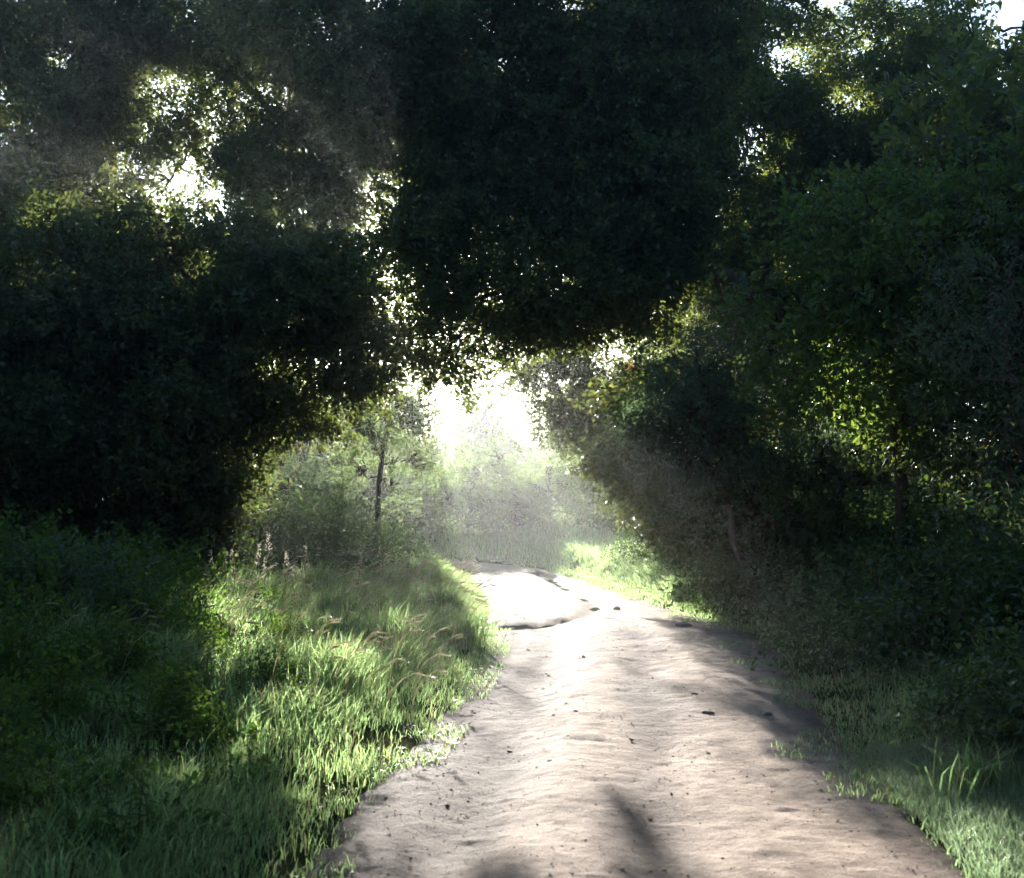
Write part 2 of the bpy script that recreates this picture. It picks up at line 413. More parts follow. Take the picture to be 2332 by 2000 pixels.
def limb_tree(trunk_pts, trunk_rad, limbs, CC, r, nsub=70):
    """trunk mesh, then a list of branch meshes: each limb with its share of thin boughs"""
    tv = tube(trunk_pts, trunk_rad, 10, .06, r)
    out = []
    for pts, r0, r1 in limbs:
        b = Bag(); n = len(pts); b.add(*tube(pts, np.linspace(r0, r1, n), 7, .08, r)); out.append((b, np.asarray(pts)))
    if len(CC) > nsub: CC = CC[r.choice(len(CC), nsub, replace=False)]
    for c in CC:
        best = min(range(len(out)), key=lambda i: np.linalg.norm(out[i][1][2:]-c, axis=1).min())
        pts = out[best][1]; j = 2+np.linalg.norm(pts[2:]-c, axis=1).argmin(); j = max(1, j-1)
        p = curve(pts[j], c, 6, sag=.15, wob=.05, r=r); out[best][0].add(*tube(p, np.linspace(.035, .008, 6), 5))
    return tv, [b for b, _ in out]

def tree(name, label, base, trunk_top, trunk_r, lobes, leafm, barkm, seed, group=None, cat='tree', nsub=70, bend=None, trunk_mid=None, **kw):
    r = np.random.default_rng(seed+1000)
    base = np.array([base[0], base[1], gz(base[0], base[1])-.15]); origin = base
    root = link(name, None, loc=base); tag(root, label, cat, group)
    me, CC = crown_mesh('crown', lobes, [M[leafm], M[barkm]], seed, floor=base[2], origin=origin, **kw)
    link('crown', me, root)
    tp = curve(base, trunk_top, 9, wob=.04, r=r, c=trunk_mid)
    limbs = []
    for i, (c, rad, nc) in enumerate(lobes):
        c = np.asarray(c); cand = [(np.linalg.norm(p-c)*1.0+.3, p, trunk_r*.36) for p in tp[-5:]]
        for q_, a_, _ in limbs:
            cand += [(np.linalg.norm(p-c)+.5, p, a_*(.8-.07*j)) for j, p in enumerate(q_[2:8])]
        _, start, r0 = min(cand, key=lambda z: z[0])
        limbs.append((curve(start, c, 9, sag=.25, wob=.07, r=r), max(r0, .03), .018))
    (tv, tq), brs = limb_tree(tp-origin, np.linspace(trunk_r*1.25, trunk_r*.6, 9), [(p-origin, a, b) for p, a, b in limbs], CC-origin, r, nsub)
    link('trunk', build('trunk', tv, None, tq, [M[barkm]], smooth=True), root)
    for b in brs: link('branch', b.mesh('branch', [M[barkm]], smooth=True), root)
    return root

def lobe(u, v, d, ru, rv, rd, dens):
    s = d/2501; rx, rz = ru*s, rv*s
    return (P(u, v, d), (rx, rd, rz), max(3, int(dens*rx*rz*3.14)))

# density in clumps per square metre of outline
dn = 9.5
TK = dict(tri=True, leaf=(.112, .068), per_clump=26, clump_r=.36, slen=.34)
A = [lobe(600,600,19.6,170,115,1.6,dn), lobe(390,590,19.4,210,130,1.8,dn), lobe(140,620,19,210,150,1.8,dn), lobe(680,690,20,85,65,1.1,dn),
     lobe(300,760,19,230,120,1.8,dn), lobe(60,830,18.6,190,180,1.8,dn), lobe(230,940,19.2,200,140,1.7,dn), lobe(30,1040,18.8,160,140,1.5,dn*.8),
     lobe(520,740,19.5,130,60,1.4,dn*.9), lobe(560,490,20.4,120,50,1.2,dn*.9), lobe(400,860,19.6,100,70,1.2,dn*.7), lobe(330,1060,19.6,140,100,1.2,dn*.7),
     lobe(230,465,20,170,30,1.2,dn*.8), lobe(430,960,19.8,60,70,.9,dn*.5), lobe(690,560,20.2,60,70,1,dn*.9), lobe(520,805,19.5,90,45,1.1,dn*.9), lobe(440,900,19.6,70,80,1.1,dn*.9), lobe(560,838,19.6,50,18,.7,dn*.7), lobe(745,745,20,18,18,.3,dn*1.5), lobe(700,800,20,14,14,.3,dn*1.5), lobe(620,835,19.8,14,18,.3,dn*1.5), lobe(455,985,19.8,30,60,.6,dn*.4)]
tree('oak_tree', 'dense dark oak with low crown drooping over the grassy verge', (-7.2, 20.2), P(250,760,20), .34, A, 'oak', 'bark', 11, nsub=130, **TK)

B = [lobe(1100,550,22,240,130,1.5,dn), lobe(1060,350,22.4,230,160,1.7,dn), lobe(1290,420,22.4,160,160,1.6,dn), lobe(960,130,21.5,250,120,1.7,dn),
     lobe(1250,150,22.4,240,140,1.8,dn), lobe(690,70,21,220,85,1.6,dn), lobe(1180,640,22,150,55,1.2,dn*.9), lobe(1330,590,22.6,70,85,1.1,dn*.8),
     lobe(1400,340,23,70,100,1.1,dn*.7), lobe(860,650,21.2,60,45,.8,dn*.7), lobe(905,715,21,28,32,.4,dn*1.2), lobe(890,430,21.6,100,100,1.2,dn), lobe(830,490,21.6,50,50,.9,dn*.8),
     lobe(780,200,21.5,90,80,1.1,dn*.8), lobe(1000,670,21.6,80,28,.7,dn*.7), lobe(1250,-60,22,420,110,2,dn*.8), lobe(760,330,21.8,50,60,.8,dn*.6), lobe(1380,480,23,40,60,.7,dn*.7), lobe(885,600,21.6,45,25,.6,dn*.8), lobe(810,690,21.4,40,20,.5,dn*.8), lobe(800,440,22.6,60,50,.9,dn*.9)]
tb = tree('oak_tree', 'dark spreading oak whose boughs arch right over the trail', (6.6, 23.4), P(1480,560,23.4), .42, B, 'oak', 'bark', 12, nsub=150, **TK)

Cc = [lobe(120,70,25,220,110,2,dn*1.3), lobe(400,30,25,240,60,2,dn*1.3), lobe(80,220,25,130,100,1.6,dn*1.3*.8), lobe(230,150,25.5,40,60,1.0,dn*1.3*.8), lobe(560,110,25.5,60,50,1,dn*1.3),
      lobe(330,215,25.5,80,22,1.0,dn*1.3*.9), lobe(480,170,25.5,40,20,.9,dn*1.3*.8), lobe(610,300,26,80,60,1.2,dn*1.3*.9), lobe(520,360,25,60,60,1.1,dn*1.3), lobe(600,200,25.5,40,50,.9,dn*1.3*.7),
      lobe(400,312,25.5,120,14,.7,dn*1.3), lobe(610,400,26,90,40,1.2,dn*1.3*.8), lobe(60,400,25,110,60,1.2,dn*1.3*.7), lobe(700,210,25,80,100,1.2,dn*1.3*.9), lobe(200,330,25.5,40,60,.9,dn*1.3*.5),
      lobe(720,370,25,50,60,1.0,dn*1.3*.8), lobe(420,230,25.5,60,14,.7,dn*1.3*.6), lobe(340,110,25.5,50,24,.9,dn*1.3*.5), lobe(500,270,25.5,50,18,.8,dn*1.3*.6), lobe(300,265,25.5,50,30,.8,dn*1.3*.45), lobe(330,385,25.5,70,20,.7,dn*1.3*.5), lobe(280,330,25.5,30,20,.6,dn*1.3*.5), lobe(430,130,25.5,60,36,.9,dn*1.3*.8), lobe(505,225,25.5,50,24,.8,dn*1.3*.7), lobe(180,250,25.5,50,60,1,dn*1.3*.8), lobe(640,360,25.5,50,30,.8,dn*1.3)]
tree('oak_tree', 'tall oak behind with sky showing through its open crown and pale trunk', (-8.5, 26), P(222,170,26), .2, Cc, 'oak', 'bark', 13, nsub=110,
     trunk_mid=P(205,600,26), **TK)

Dd = [lobe(1560,330,27,120,180,1.6,dn), lobe(1720,270,27,150,150,1.6,dn), lobe(1870,210,27,90,140,1.6,dn), lobe(1800,50,27.5,120,40,1.5,dn*.7),
      lobe(1490,80,28,80,110,1.5,dn*.9), lobe(1670,110,29,60,70,1.2,dn*.7), lobe(1950,340,27,120,120,1.6,dn), lobe(1600,560,27,190,130,1.7,dn),
      lobe(1430,600,27,80,110,1.4,dn*.9), lobe(1650,20,28,60,30,1,dn*.7)]
tree('evergreen_tree', 'tall dark tree above the shaded bank with sunlit upper leaves', (6.4, 29), P(1640,420,28), .3, Dd, 'tall', 'bark', 14, nsub=80, **TK)
De = [lobe(1960,20,24,60,30,1.2,dn*.8), lobe(2070,60,24,50,50,1.,dn*.8), lobe(2070,290,24,100,90,1.4,dn), lobe(1925,70,24,30,60,.9,dn*.7),
      lobe(2150,420,24,130,150,1.6,dn), lobe(1950,490,24,120,100,1.4,dn), lobe(1850,620,24,160,110,1.4,dn), lobe(2060,640,24,140,140,1.5,dn)]
tree('evergreen_tree', 'dark tree with a bright sky gap beside its top', (10.6, 25), P(2110,500,24.5), .26, De, 'tall', 'bark', 15, nsub=60, **TK)

K = [(np.array(c), rad, int(n)) for c, rad, n in (((2.2,31,9.6),(2.4,1.8,1.3),90), ((-.6,31.5,10.6),(2.2,1.8,1.4),85), ((3.4,31,12.4),(2.6,1.8,1.6),95), ((-2.2,32,12.6),(1.9,1.6,1.3),65))]  # crown added behind the arching oak, stops sun leaking into the haze before it
tree('oak_tree', 'tall oak top added behind the arching boughs to block leaking sunlight', (4.8, 31), (4.6, 31, 7.4), .3, K, 'oak', 'bark', 24, nsub=60, tri=True, leaf=(.2, .12), k=10, per_clump=18, clump_r=.45, slen=.45)

# broad-leaved young tree on the right bank: larger leaves, lighter green, sunlit tips reaching to the trail
E = [lobe(1640,610,15,100,70,.9,26), lobe(1760,560,15,130,110,1.1,24), lobe(1900,520,14.5,150,120,1.2,22), lobe(1720,440,15.4,100,60,.9,20),
     lobe(1560,620,15.2,45,24,.4,26), lobe(1500,606,15.3,26,9,.2,40), lobe(1560,730,15.2,45,35,.5,30), lobe(1650,760,15,110,70,.9,24), lobe(1790,740,14.8,140,100,1.1,22),
     lobe(1960,700,14.4,140,140,1.2,20), lobe(2040,450,14.4,110,120,1.1,18), lobe(1900,390,15,110,60,.9,18), lobe(1540,530,15.4,35,28,.4,26), lobe(1650,470,15.4,40,45,.5,24),
     lobe(1880,860,14.6,130,80,1,18)]
tree('broadleaf_tree', 'young broad-leaved tree with lighter green leaves and sunlit branch tips', (4.9, 15.2), P(1800,700,15), .085, E, 'broad', 'bark2', 16,
     nsub=90, leaf=(.11, .072), k=9, slen=.4, clump_r=.3, per_clump=6, shell=.35)

F = [lobe(1310,945,18.6,80,65,1.,dn), lobe(1320,830,19,80,60,1.,dn), lobe(1370,1000,18.2,70,50,.9,dn), lobe(1420,900,18.6,100,100,1.1,dn),
     lobe(1440,1030,18.4,90,60,1.,dn), lobe(1440,1075,18,60,36,.8,dn), lobe(1390,780,19,70,50,.9,dn)]
F2 = [lobe(1120,785,30,60,35,1.1,dn*.8), lobe(1200,850,30,80,65,1.3,dn*.9), lobe(1120,850,30.4,40,28,.8,dn*.6), lobe(1075,745,30.2,30,20,.6,dn*.7),
      lobe(1270,800,30.4,70,70,1.3,dn*.9), lobe(1290,1000,29.6,45,45,.9,dn*.8), lobe(1300,900,30,70,70,1.2,dn*.9), lobe(1170,720,30.4,70,30,1,dn*.8)]
tree('leaning_tree', 'hazy tree with sunlit leaf edges leaning to the trail beyond the near shrubs', (4.0, 30.4), P(1290,940,30.2), .2, F2, 'oak', 'bark', 26, nsub=60, **TK)
tree('leaning_tree', 'low dark tree leaning over the right edge of the dirt trail', (4.0, 18.9), P(1420,960,18.6), .15, F, 'oak', 'bark', 17, nsub=70, **TK)

G = [lobe(1420,760,16.6,95,80,.9,20), lobe(1400,850,16.6,110,90,1,20), lobe(1480,880,16.6,100,100,1,18), lobe(1370,940,16.6,90,80,.9,16)]
tree('tall_shrub', 'rounded bluish-green shrub standing against the dark bank', (3.5, 16.8), P(1450,960,16.7), .07, G, 'willow', 'bark2', 18, cat='shrub',
     nsub=40, leaf=(.075, .024), k=18, slen=.36, clump_r=.3, per_clump=8)
G2 = [lobe(1660,930,17,140,80,1,16), lobe(1800,960,16.6,150,90,1,16), lobe(1560,960,17.6,110,80,.9,16)]
tree('tall_shrub', 'bushy dark shrub at the foot of the broad-leaved tree', (4.6, 17), P(1690,1010,17), .06, G2, 'willow', 'bark2', 19, cat='shrub',
     nsub=30, leaf=(.07, .03), k=15, slen=.36, clump_r=.3, per_clump=8)
G4 = [lobe(1520,1035,16.8,80,60,.8,16), lobe(1610,1050,16.6,90,60,.8,16), lobe(1490,1085,17,50,40,.6,16)]
tree('tall_shrub', 'low dark shrub hiding the foot of the leaning tree', (3.7, 17), P(1540,1060,17), .05, G4, 'bramble', 'bark2', 25, cat='shrub',
     nsub=30, leaf=(.08, .045), k=12, slen=.36, clump_r=.3, per_clump=8)
G3 = [lobe(2040,760,12,110,170,.9,18), lobe(2090,980,11.5,110,150,.8,18), lobe(2040,570,12.4,70,120,.7,16)]
tree('tall_shrub', 'pale bluish shrub rising beside the broad-leaved tree on the shaded bank', (5.3, 12.3), P(2090,1000,12), .05, G3, 'pale', 'bark2', 20, cat='shrub',
     nsub=30, leaf=(.075, .026), k=15, slen=.36, clump_r=.28, per_clump=7)

# beyond the arch
Hh = [lobe(770,850,30,60,40,.9,9), lobe(840,885,30,50,50,.8,10), lobe(715,880,30,50,50,.9,9), lobe(800,790,30,70,22,.9,12), lobe(860,940,30,30,30,.6,9), lobe(725,960,30.2,40,40,.7,8), lobe(690,820,30,50,30,.8,9),
      lobe(860,820,30,40,30,.7,11), lobe(745,770,30,40,20,.7,11), lobe(775,925,30,40,30,.6,7), lobe(800,990,30,18,22,.4,8)]
tree('slender_tree', 'slender small tree with bare dark trunk where the trail bends', (-3.15, 30), P(800,830,30), .07, Hh, 'far', 'bark', 21, nsub=60, leaf=(.085,.05), per_clump=12, clump_r=.36, trunk_mid=P(752,960,30))
I = [lobe(700,960,45,80,80,1.7,10), lobe(600,900,45,110,80,1.7,10), lobe(520,960,44,110,110,1.7,10), lobe(640,1010,44.5,120,60,1.6,9)]
tree('evergreen_tree', 'dim tree in thin haze behind the slender tree', (-7.4, 45), P(620,960,45), .25, I, 'oak', 'bark', 22, nsub=40, tri=True, leaf=(.16,.1), per_clump=14, clump_r=.6, slen=.5)
J = [lobe(490,1010,24.6,50,50,.7,12), lobe(590,960,26,60,50,.8,14), lobe(570,1020,26,80,60,.9,14), lobe(620,1000,25.8,60,60,.8,12)]
tree('round_bush', 'soft green bush below the drooping oak crown', (-4.6, 26), P(590,1010,26), .06, J, 'willow', 'bark2', 23, cat='shrub', nsub=25, leaf=(.08, .032), k=14, slen=.4)

def copy_tree(root, loc, rz=0., sc_=1., label=None, group=None, children=True):
    c = root.copy(); C.objects.link(c); c.location = loc; c.rotation_euler = (0, 0, rz); c.scale = (sc_, sc_, sc_) if np.isscalar(sc_) else sc_
    if label: c['label'] = label
    if group: c['group'] = group
    if children:
        for ch in root.children:
            k = ch.copy(); C.objects.link(k); k.parent = c
    return c

# far hazy trees (generic crown built at the origin, copied)
def generic(name, label, lobes, top, rad, leafm, seed, group, loc, rz=0, s=1., cat='tree', **kw):
    r = np.random.default_rng(seed+500)
    root = link(name, None); tag(root, label, cat, group)
    me, CC = crown_mesh('crown', lobes, [M[leafm], M['bark']], seed, floor=0, **kw); link('crown', me, root)
    tp = curve((0, 0, -.3), top, 8, wob=.05, r=r)
    (tv, tq), brs = limb_tree(tp, np.linspace(rad*1.2, rad*.4, 8), [(curve(tp[3+i % 5], c, 7, sag=.2, wob=.05, r=r), rad*.4, .02) for i, (c, _, _) in enumerate(lobes)], CC, r, 40)
    link('trunk', build('trunk', tv, None, tq, [M['bark']], smooth=True), root)
    for b in brs: link('branch', b.mesh('branch', [M['bark']], smooth=True), root)
    root.location = loc; root.rotation_euler = (0, 0, rz); root.scale = (s, s, s)
    return root
def at(x, y, dz=0.): return (x, y, gz(x, y)-.05+dz)

far1 = generic('hazy_tree', 'tall pointed tree fading into the bright haze beyond the bend',
    [((0,0,2.2),(2.0,2,1.4),40), ((.2,0,3.6),(1.5,1.5,1.2),28), ((0,.2,4.8),(.9,.9,1.0),16), ((-.8,0,1.4),(1.6,1.4,1.0),35), ((1,.3,1.5),(1.4,1.4,1.1),35)], (0,0,5.2), .16,
    'far', 31, 'hazy trees beyond the bend', at(-1.7, 78), s=1.25, tri=True, leaf=(.19,.12), k=14, slen=.5, clump_r=.5, per_clump=11)
far2 = generic('hazy_tree', 'round-headed tree fading into the haze beyond the bend',
    [((0,0,2.8),(2.4,2,1.5),46), ((-1.3,.2,3.6),(1.5,1.5,1.2),26), ((1.4,0,3.2),(1.5,1.4,1.3),26), ((.2,.5,1.3),(2,1.6,1.1),40)], (0,0,3.4), .18,
    'far', 32, 'hazy trees beyond the bend', at(3.4, 74), s=.85, tri=True, leaf=(.19,.12), k=14, slen=.5, clump_r=.5, per_clump=11)
fl = 'round-headed tree fading into the haze beyond the bend'
for x, y, rz, s in ((-6,80,1,.85),(7.5,78,2.2,1.2),(-10,72,3,1.25),(1.5,98,.6,.9),(-5,104,4,1.1),(9,100,5,1.3),(-13,92,2,1.6),(14,85,1.4,1.9),(-18,82,.3,1.8),(14,112,3.3,2.),(-1.5,122,1.1,1.2),(-17,112,2.7,2.),(24,100,.8,2.1),(-27,100,4.4,2.1),(4.2,52,3.9,.95),(-4.6,50,5.5,.72),(.9,62,1.9,.55)):
    copy_tree(far2, at(x, y), rz, s, fl, 'hazy trees beyond the bend', True)
bush1 = generic('sunlit_bush', 'sunlit bush facing down the trail from the outside of the bend',
    [((0,0,.8),(1.3,1.0,.7),22), ((-.8,0,1.3),(.7,.7,.5),9), ((.7,.1,1.2),(.7,.7,.5),9), ((.1,0,1.8),(.5,.5,.4),5)], (0,0,1.2), .05,
    'far', 33, 'bushes on the outside of the bend', at(-1.4, 40.2), cat='bush', leaf=(.12,.075), k=12, slen=.45, clump_r=.4, per_clump=8)
for x, y, rz, s in ((.1,40.4,1.2,.8),(-3.2,41,2.5,1.05),(1.3,41.5,4,1.),(2.9,40,5,1.1),(-5.4,43,.6,1.2),(3.4,36.5,2,.8),(-7.8,43,3,1.1),(-.6,46,.3,1.2),(4.6,44,1.3,1.4)):
    copy_tree(bush1, at(x, y), rz, s, None, None)

# woods behind and beside, closing the view
deep = generic('woodland_tree', 'dark woodland tree filling the wood behind the drooping oak',
    [((0,0,4.2),(3.0,2.6,2.2),110), ((-1.8,.3,6.6),(2.2,2,1.8),70), ((1.8,-.2,6.2),(2.2,2,1.9),70), ((.2,.4,8.6),(2.0,2,1.5),60), ((0,0,1.9),(2.6,2.4,1.5),70)], (0,0,7.6), .3,
    'tall', 34, 'woodland trees closing the view', at(-12, 29), tri=True, leaf=(.21,.13), k=14, slen=.65, clump_r=.7, per_clump=8)
for x, y, rz, s in ((-15.5,24,1,1.),(-17,33,2,1.1),(-11,37,3,1.),(-20,42,4,1.2),(-14,46,5,1.05),(-10.5,22.5,.4,.8),(-13,17,2.2,.85),
                    (9.5,33,1.5,.85),(14,29,2.7,.75),(18,36,3.9,.9),(8,41,5.1,.9),(13,45,.2,1.),(15,21,1.8,.65),(10.5,19,2.4,.7),(7.2,36,3.1,.85),(20,27,.9,.8),(12,14.5,4.2,.6),(8.6,18.2,.5,.8),(7.6,14.2,2.6,.62)):
    copy_tree(deep, at(x, y), rz, s, *(('dark woodland tree filling the wood behind the shaded bank', 'woodland trees behind the bank') if x > 0 else (None, None)))

# unseen trees added beside and behind the camera to cut sky light and deepen shade
for x, y, rz, s in ((-6.8,2,1,.95),(7.6,3.5,2,1.0),(-7.5,-5,3,1.1),(7.5,-4.5,4,1.1),(-5.2,-12,5,1.),(5.6,-12.5,.4,1.05),(-11,7,2.2,1.),(12,7.5,3.3,1.05),(.5,-19,1.4,1.2),(-13,-6,.2,1.2),(13,-6,2.9,1.2),(-9,-18,1.2,1.25),(9.5,-19,4.8,1.25),(-16,3,5.5,1.2),(17,3,.7,1.2)):
    copy_tree(deep, at(x, y), rz, s, 'unseen woodland tree added near the camera to block sky light', 'added unseen trees blocking sky light')

# ------------------------------------------------------------------ undergrowth
def shrub(name, label, leafm, seed, group, lobes, loc, rz=0, s=1., cat='shrub', **kw):
    r = np.random.default_rng(seed+900); root = link(name, None); tag(root, label, cat, group)
    me, CC = crown_mesh('foliage', lobes, [M[leafm], M['bark2']], seed, floor=0, **kw); link('foliage', me, root)
    b = Bag()
    for c in CC[r.choice(len(CC), min(14, len(CC)), replace=False)]:
        b.add(*tube(curve((r.normal()*.08, r.normal()*.08, -.1), c, 6, sag=.2, wob=.02, r=r), np.linspace(.012, .004, 6), 5))
    link('stems', b.mesh('stems', [M['bark2']], smooth=True), root)
    root.location = loc; root.rotation_euler = (0, 0, rz); root.scale = (s, s, s); return root

bkw = dict(leaf=(.07, .048), k=9, slen=.34, clump_r=.22, per_clump=6, up=1.2, shell=.6)
GB = 'bramble bushes on the shaded bank'; LB = 'low dark bramble bush below the pale bluish shrub on the bank'
br = [shrub('bramble_bush', LB, 'bramble', 41, GB, [((0,0,.35),(.8,.7,.42),46), ((.4,.2,.55),(.5,.45,.3),20)], at(3.4, 12), cat='bush', **bkw),
      shrub('bramble_bush', LB, 'bramble', 42, GB, [((0,0,.4),(.7,.8,.5),46), ((-.3,.3,.7),(.4,.45,.3),18)], at(4.6, 9.5), cat='bush', **bkw),
      shrub('bramble_bush', LB, 'bramble', 43, GB, [((0,0,.3),(.9,.8,.36),50), ((.3,-.3,.5),(.45,.4,.3),18)], at(4.3, 13.2), cat='bush', **bkw)]
r = np.random.default_rng(77); placed = [(3.4,12),(4.6,9.5),(4.3,14)]; n = 0
while n < 62:
    y = r.uniform(6.5, 27); d_ = r.uniform(.95, 5.2)
    i = np.abs(cl_y-y).argmin(); x = cl_x[i]+cl_w[i]+d_*(.8+.02*y)
    if (x/y) > .52 or any((x-a)**2+(y-b)**2 < .5 for a, b in placed): n += .02; continue
    placed.append((x, y)); n += 1
    k = 0 if y < 9 else 1 if y < 13.5 else 2 if y < 18 else 3
    copy_tree(br[int(n) % 3], at(x, y), r.uniform(0, 6.28), r.uniform(.75, 1.25)*(.8 if d_ < 1.5 else 1.05),
        ('bramble bush on the bank above the dewy silvery grass', LB, 'bramble bush below the young broad-leaved tree on the bank', 'bramble bush on the bank behind the leaning tree')[k],
        ('brambles above the dewy grass', GB, 'brambles below the broad-leaved tree', 'brambles behind the leaning tree')[k])

LM = 'bramble mound between the tall grass and the drooping oak'
for x, y, s in ((-2.6,21.8,1.15),(-3.7,22.4,1.4),(-4.7,21,1.4),(-3.1,24.2,1.3),(-5.6,22.8,1.5),(-2.2,24.5,.9),(-4.2,24,1.4),(-4.0,20.6,1.15),(-5.4,20.4,1.3),(-3.2,20.4,.9)):
    copy_tree(br[int(x*10) % 3], at(x, y), x*9, s, LM, 'brambles below the drooping oak')

for x, y, s in ((3.75,17.5,1.15),(4.0,17.9,1.4),(4.0,16.2,1.0),(4.2,18.2,1.2),(4.6,19.2,1.4),(4.4,20.6,1.3),(4.6,22,1.3),(4.2,23.6,1.2)):
    copy_tree(br[int(x*10) % 3], at(x, y), x*9, s, 'bramble bush spilling out from under the leaning tree', 'brambles under the leaning tree')
nk = dict(leaf=(.085, .05), k=10, slen=.3, clump_r=.2, per_clump=6, up=.9, shell=.35)
LN = 'leafy green weed clump among the grass of the verge'
nt_ = [shrub('weed_clump', LN, 'nettle', 51, 'leafy weeds among the verge grass', [((0,0,.35),(.45,.45,.38),26), ((.1,0,.65),(.3,.3,.25),10)], at(-4.6, 12.2), s=.75, cat='weed', **nk),
       shrub('weed_clump', LN, 'nettle', 52, 'leafy weeds among the verge grass', [((0,0,.3),(.5,.42,.34),26), ((-.2,.1,.6),(.25,.25,.25),9)], at(-3.9, 10.4), s=.7, cat='weed', **nk)]
r = np.random.default_rng(78)
for x, y, s in [(-4.0,13.2,1.2),(-5.1,13.4,1.4),(-4.3,11.4,1.25),(-5.2,11.6,1.3),(-3.4,11.6,.9),(-3.0,9.2,.8),(-3.6,8.9,.9),(-2.9,8.0,.7),(-3.1,7.0,.7),(-5.9,14.6,1.4),
                (-4.9,15.4,1.2),(-6.3,16.6,1.4),(-5.5,17.2,1.2),(-4.4,10.1,1.),(-2.4,8.6,.5)]+[(-2.6,10.4,.6),(-3.3,12.6,.8),(-2.2,11.8,.5),(-3.9,14.6,.95),(-2.9,14.2,.6),(-4.3,16.4,1.1),(-3.4,16.2,.7),(-1.9,9.6,.5),(-2.7,17.6,.7),(-3.8,18.2,1.),(-1.6,14.6,.4),(-3.0,11.2,.7),(-2.1,7.6,.55),(-2.9,6.4,.7),(-2.4,5.6,.5)]:
    copy_tree(nt_[r.integers(2)], at(x, y), r.uniform(0, 6.28), s*.85)
def nettle(seed):
    r = np.random.default_rng(seed); root = link('nettle', None); LV = []; RD = []
    for k in range(6):
        x0, y0 = r.normal(size=2)*.13; hh = r.uniform(.25, .5)
        st = curve((x0, y0, -.03), (x0+r.normal()*.06, y0+r.normal()*.06, hh), 6, wob=.008, r=r); tv, tq = tube(st, np.linspace(.005, .002, 6), 4); link('stem', build('stem', tv, None, tq, [M['stem']], np.zeros(len(tv))), root)
        n = 20; t = np.repeat(np.linspace(.25, 1, n//2), 2); o = np.stack([np.interp(t, np.linspace(0, 1, 6), st[:, i]) for i in range(3)], -1)
        a = np.arange(n)*math.pi+np.repeat(np.arange(n//2)*1.57, 2)+r.normal(size=n)*.2
        LV.append(leaf_quads(o, unit(np.stack([np.cos(a), np.sin(a), r.uniform(-.5, .3, n)], -1)), np.tile([0, 0, 1.], (n, 1)), .085*(1.15-.6*t)*r.uniform(.8, 1.2, n), .04*(1.15-.6*t))); RD.append(np.repeat(r.random(n), 4))
    v = np.concatenate(LV); link('leaves', build('leaves', v, None, np.arange(len(v)).reshape(-1, 4), [M['nettle']], np.concatenate(RD)), root)
    return tag(root, 'upright nettle with paired leaves in the shaded grass', 'weed', 'nettles in the shaded grass')
ne = [nettle(1), nettle(2), nettle(3)]; r = np.random.default_rng(79)
for i in range(46):
    y = 5.2+8.5*r.random()**1.2; x = -(.16+.27*r.random())*y
    if x > -1.5: x -= .7
    if i < 3: ne[i].location = at(x, y); ne[i].rotation_euler = (0, 0, r.uniform(0, 6)); continue
    copy_tree(ne[i % 3], at(x, y), r.uniform(0, 6), r.uniform(.55, 1.15))
pal = shrub('pale_shrub', 'pale grey-green shrub with drooping leaf sprays at the edge of the wood', 'pale', 53, None,
      [((0,0,.3),(.6,.5,.3),26), ((.15,0,.6),(.5,.45,.25),24), ((-.35,.1,.5),(.4,.35,.25),14)], at(-4.35, 11.6), cat='shrub', leaf=(.1,.035), k=11, slen=.34, clump_r=.2, per_clump=6, up=.9, shell=.5)
copy_tree(pal, at(-5.0, 10.4), 2.4, .85, 'pale grey-green shrub lower in the weeds of the shaded verge')
dock = shrub('broadleaf_weed', 'broad-leaved weed patch with yellow-green leaves near the bare dirt', 'nettle', 54, 'broad-leaved weeds near the bare dirt',
      [((0,0,.14),(.4,.35,.18),20)], at(-1.85, 6.1), s=.6, cat='weed', leaf=(.12,.07), k=6, slen=.2, clump_r=.15, per_clump=5, up=1.4, shell=.3)
for x, y, s in ((-1.6,5.7,.5),(-2.05,5.8,.6),(-1.5,6.8,.45),(-1.75,7.4,.5),(-1.85,5.3,.45),(-2.4,6.5,.6)): copy_tree(dock, at(x, y), x*7, s)

# ------------------------------------------------------------------ grass
def blades(x, y, z, h, wdt, lean, r, bias=(0, 0)):
    n = len(x); a = r.uniform(0, 2*np.pi, n); l = lean*h*r.uniform(.2, 1.2, n)
    dx, dy = np.cos(a)*l+bias[0]*h, np.sin(a)*l+bias[1]*h
    w = r.uniform(0, np.pi, n); wx, wy = np.cos(w)*wdt*.5, np.sin(w)*wdt*.5
    b0 = np.stack([x-wx, y-wy, z], -1); b1 = np.stack([x+wx, y+wy, z], -1)
    mx, my, mz = x+dx*.32, y+dy*.32, z+h*.6
    m0 = np.stack([mx-wx*.8, my-wy*.8, mz], -1); m1 = np.stack([mx+wx*.8, my+wy*.8, mz], -1)
    tp = np.stack([x+dx, y+dy, z+h*(1-.35*np.minimum(1, (l/h)**2))], -1)
    v = np.stack([b0, b1, m1, m0, tp], 1).reshape(-1, 3)
    i = np.arange(n)*5
    return v, np.stack([i, i+1, i+2, i+3], -1), np.stack([i+3, i+2, i+4], -1)

BLADES = [0]
def grass_obj(name, label, x, y, h, wdt, lean, mat, seed, bias=(0, 0), z=None):
    r = np.random.default_rng(seed); z = ground_h(x, y)-.02 if z is None else z
    v, q, t = blades(x, y, z, h, wdt, lean, r, bias); BLADES[0] += len(x)
    rd = np.repeat(r.random(len(x)), 5)
    return tag(link(name, build(name, v, t, q, [M[mat]], rd)), label, 'grass', kind='stuff')

r = np.random.default_rng(90)
def scatter(n, x0, x1, y0, y1, pw=1.0):
    y = y0+(y1-y0)*r.random(n)**pw; return x0+(x1-x0)*r.random(n), y
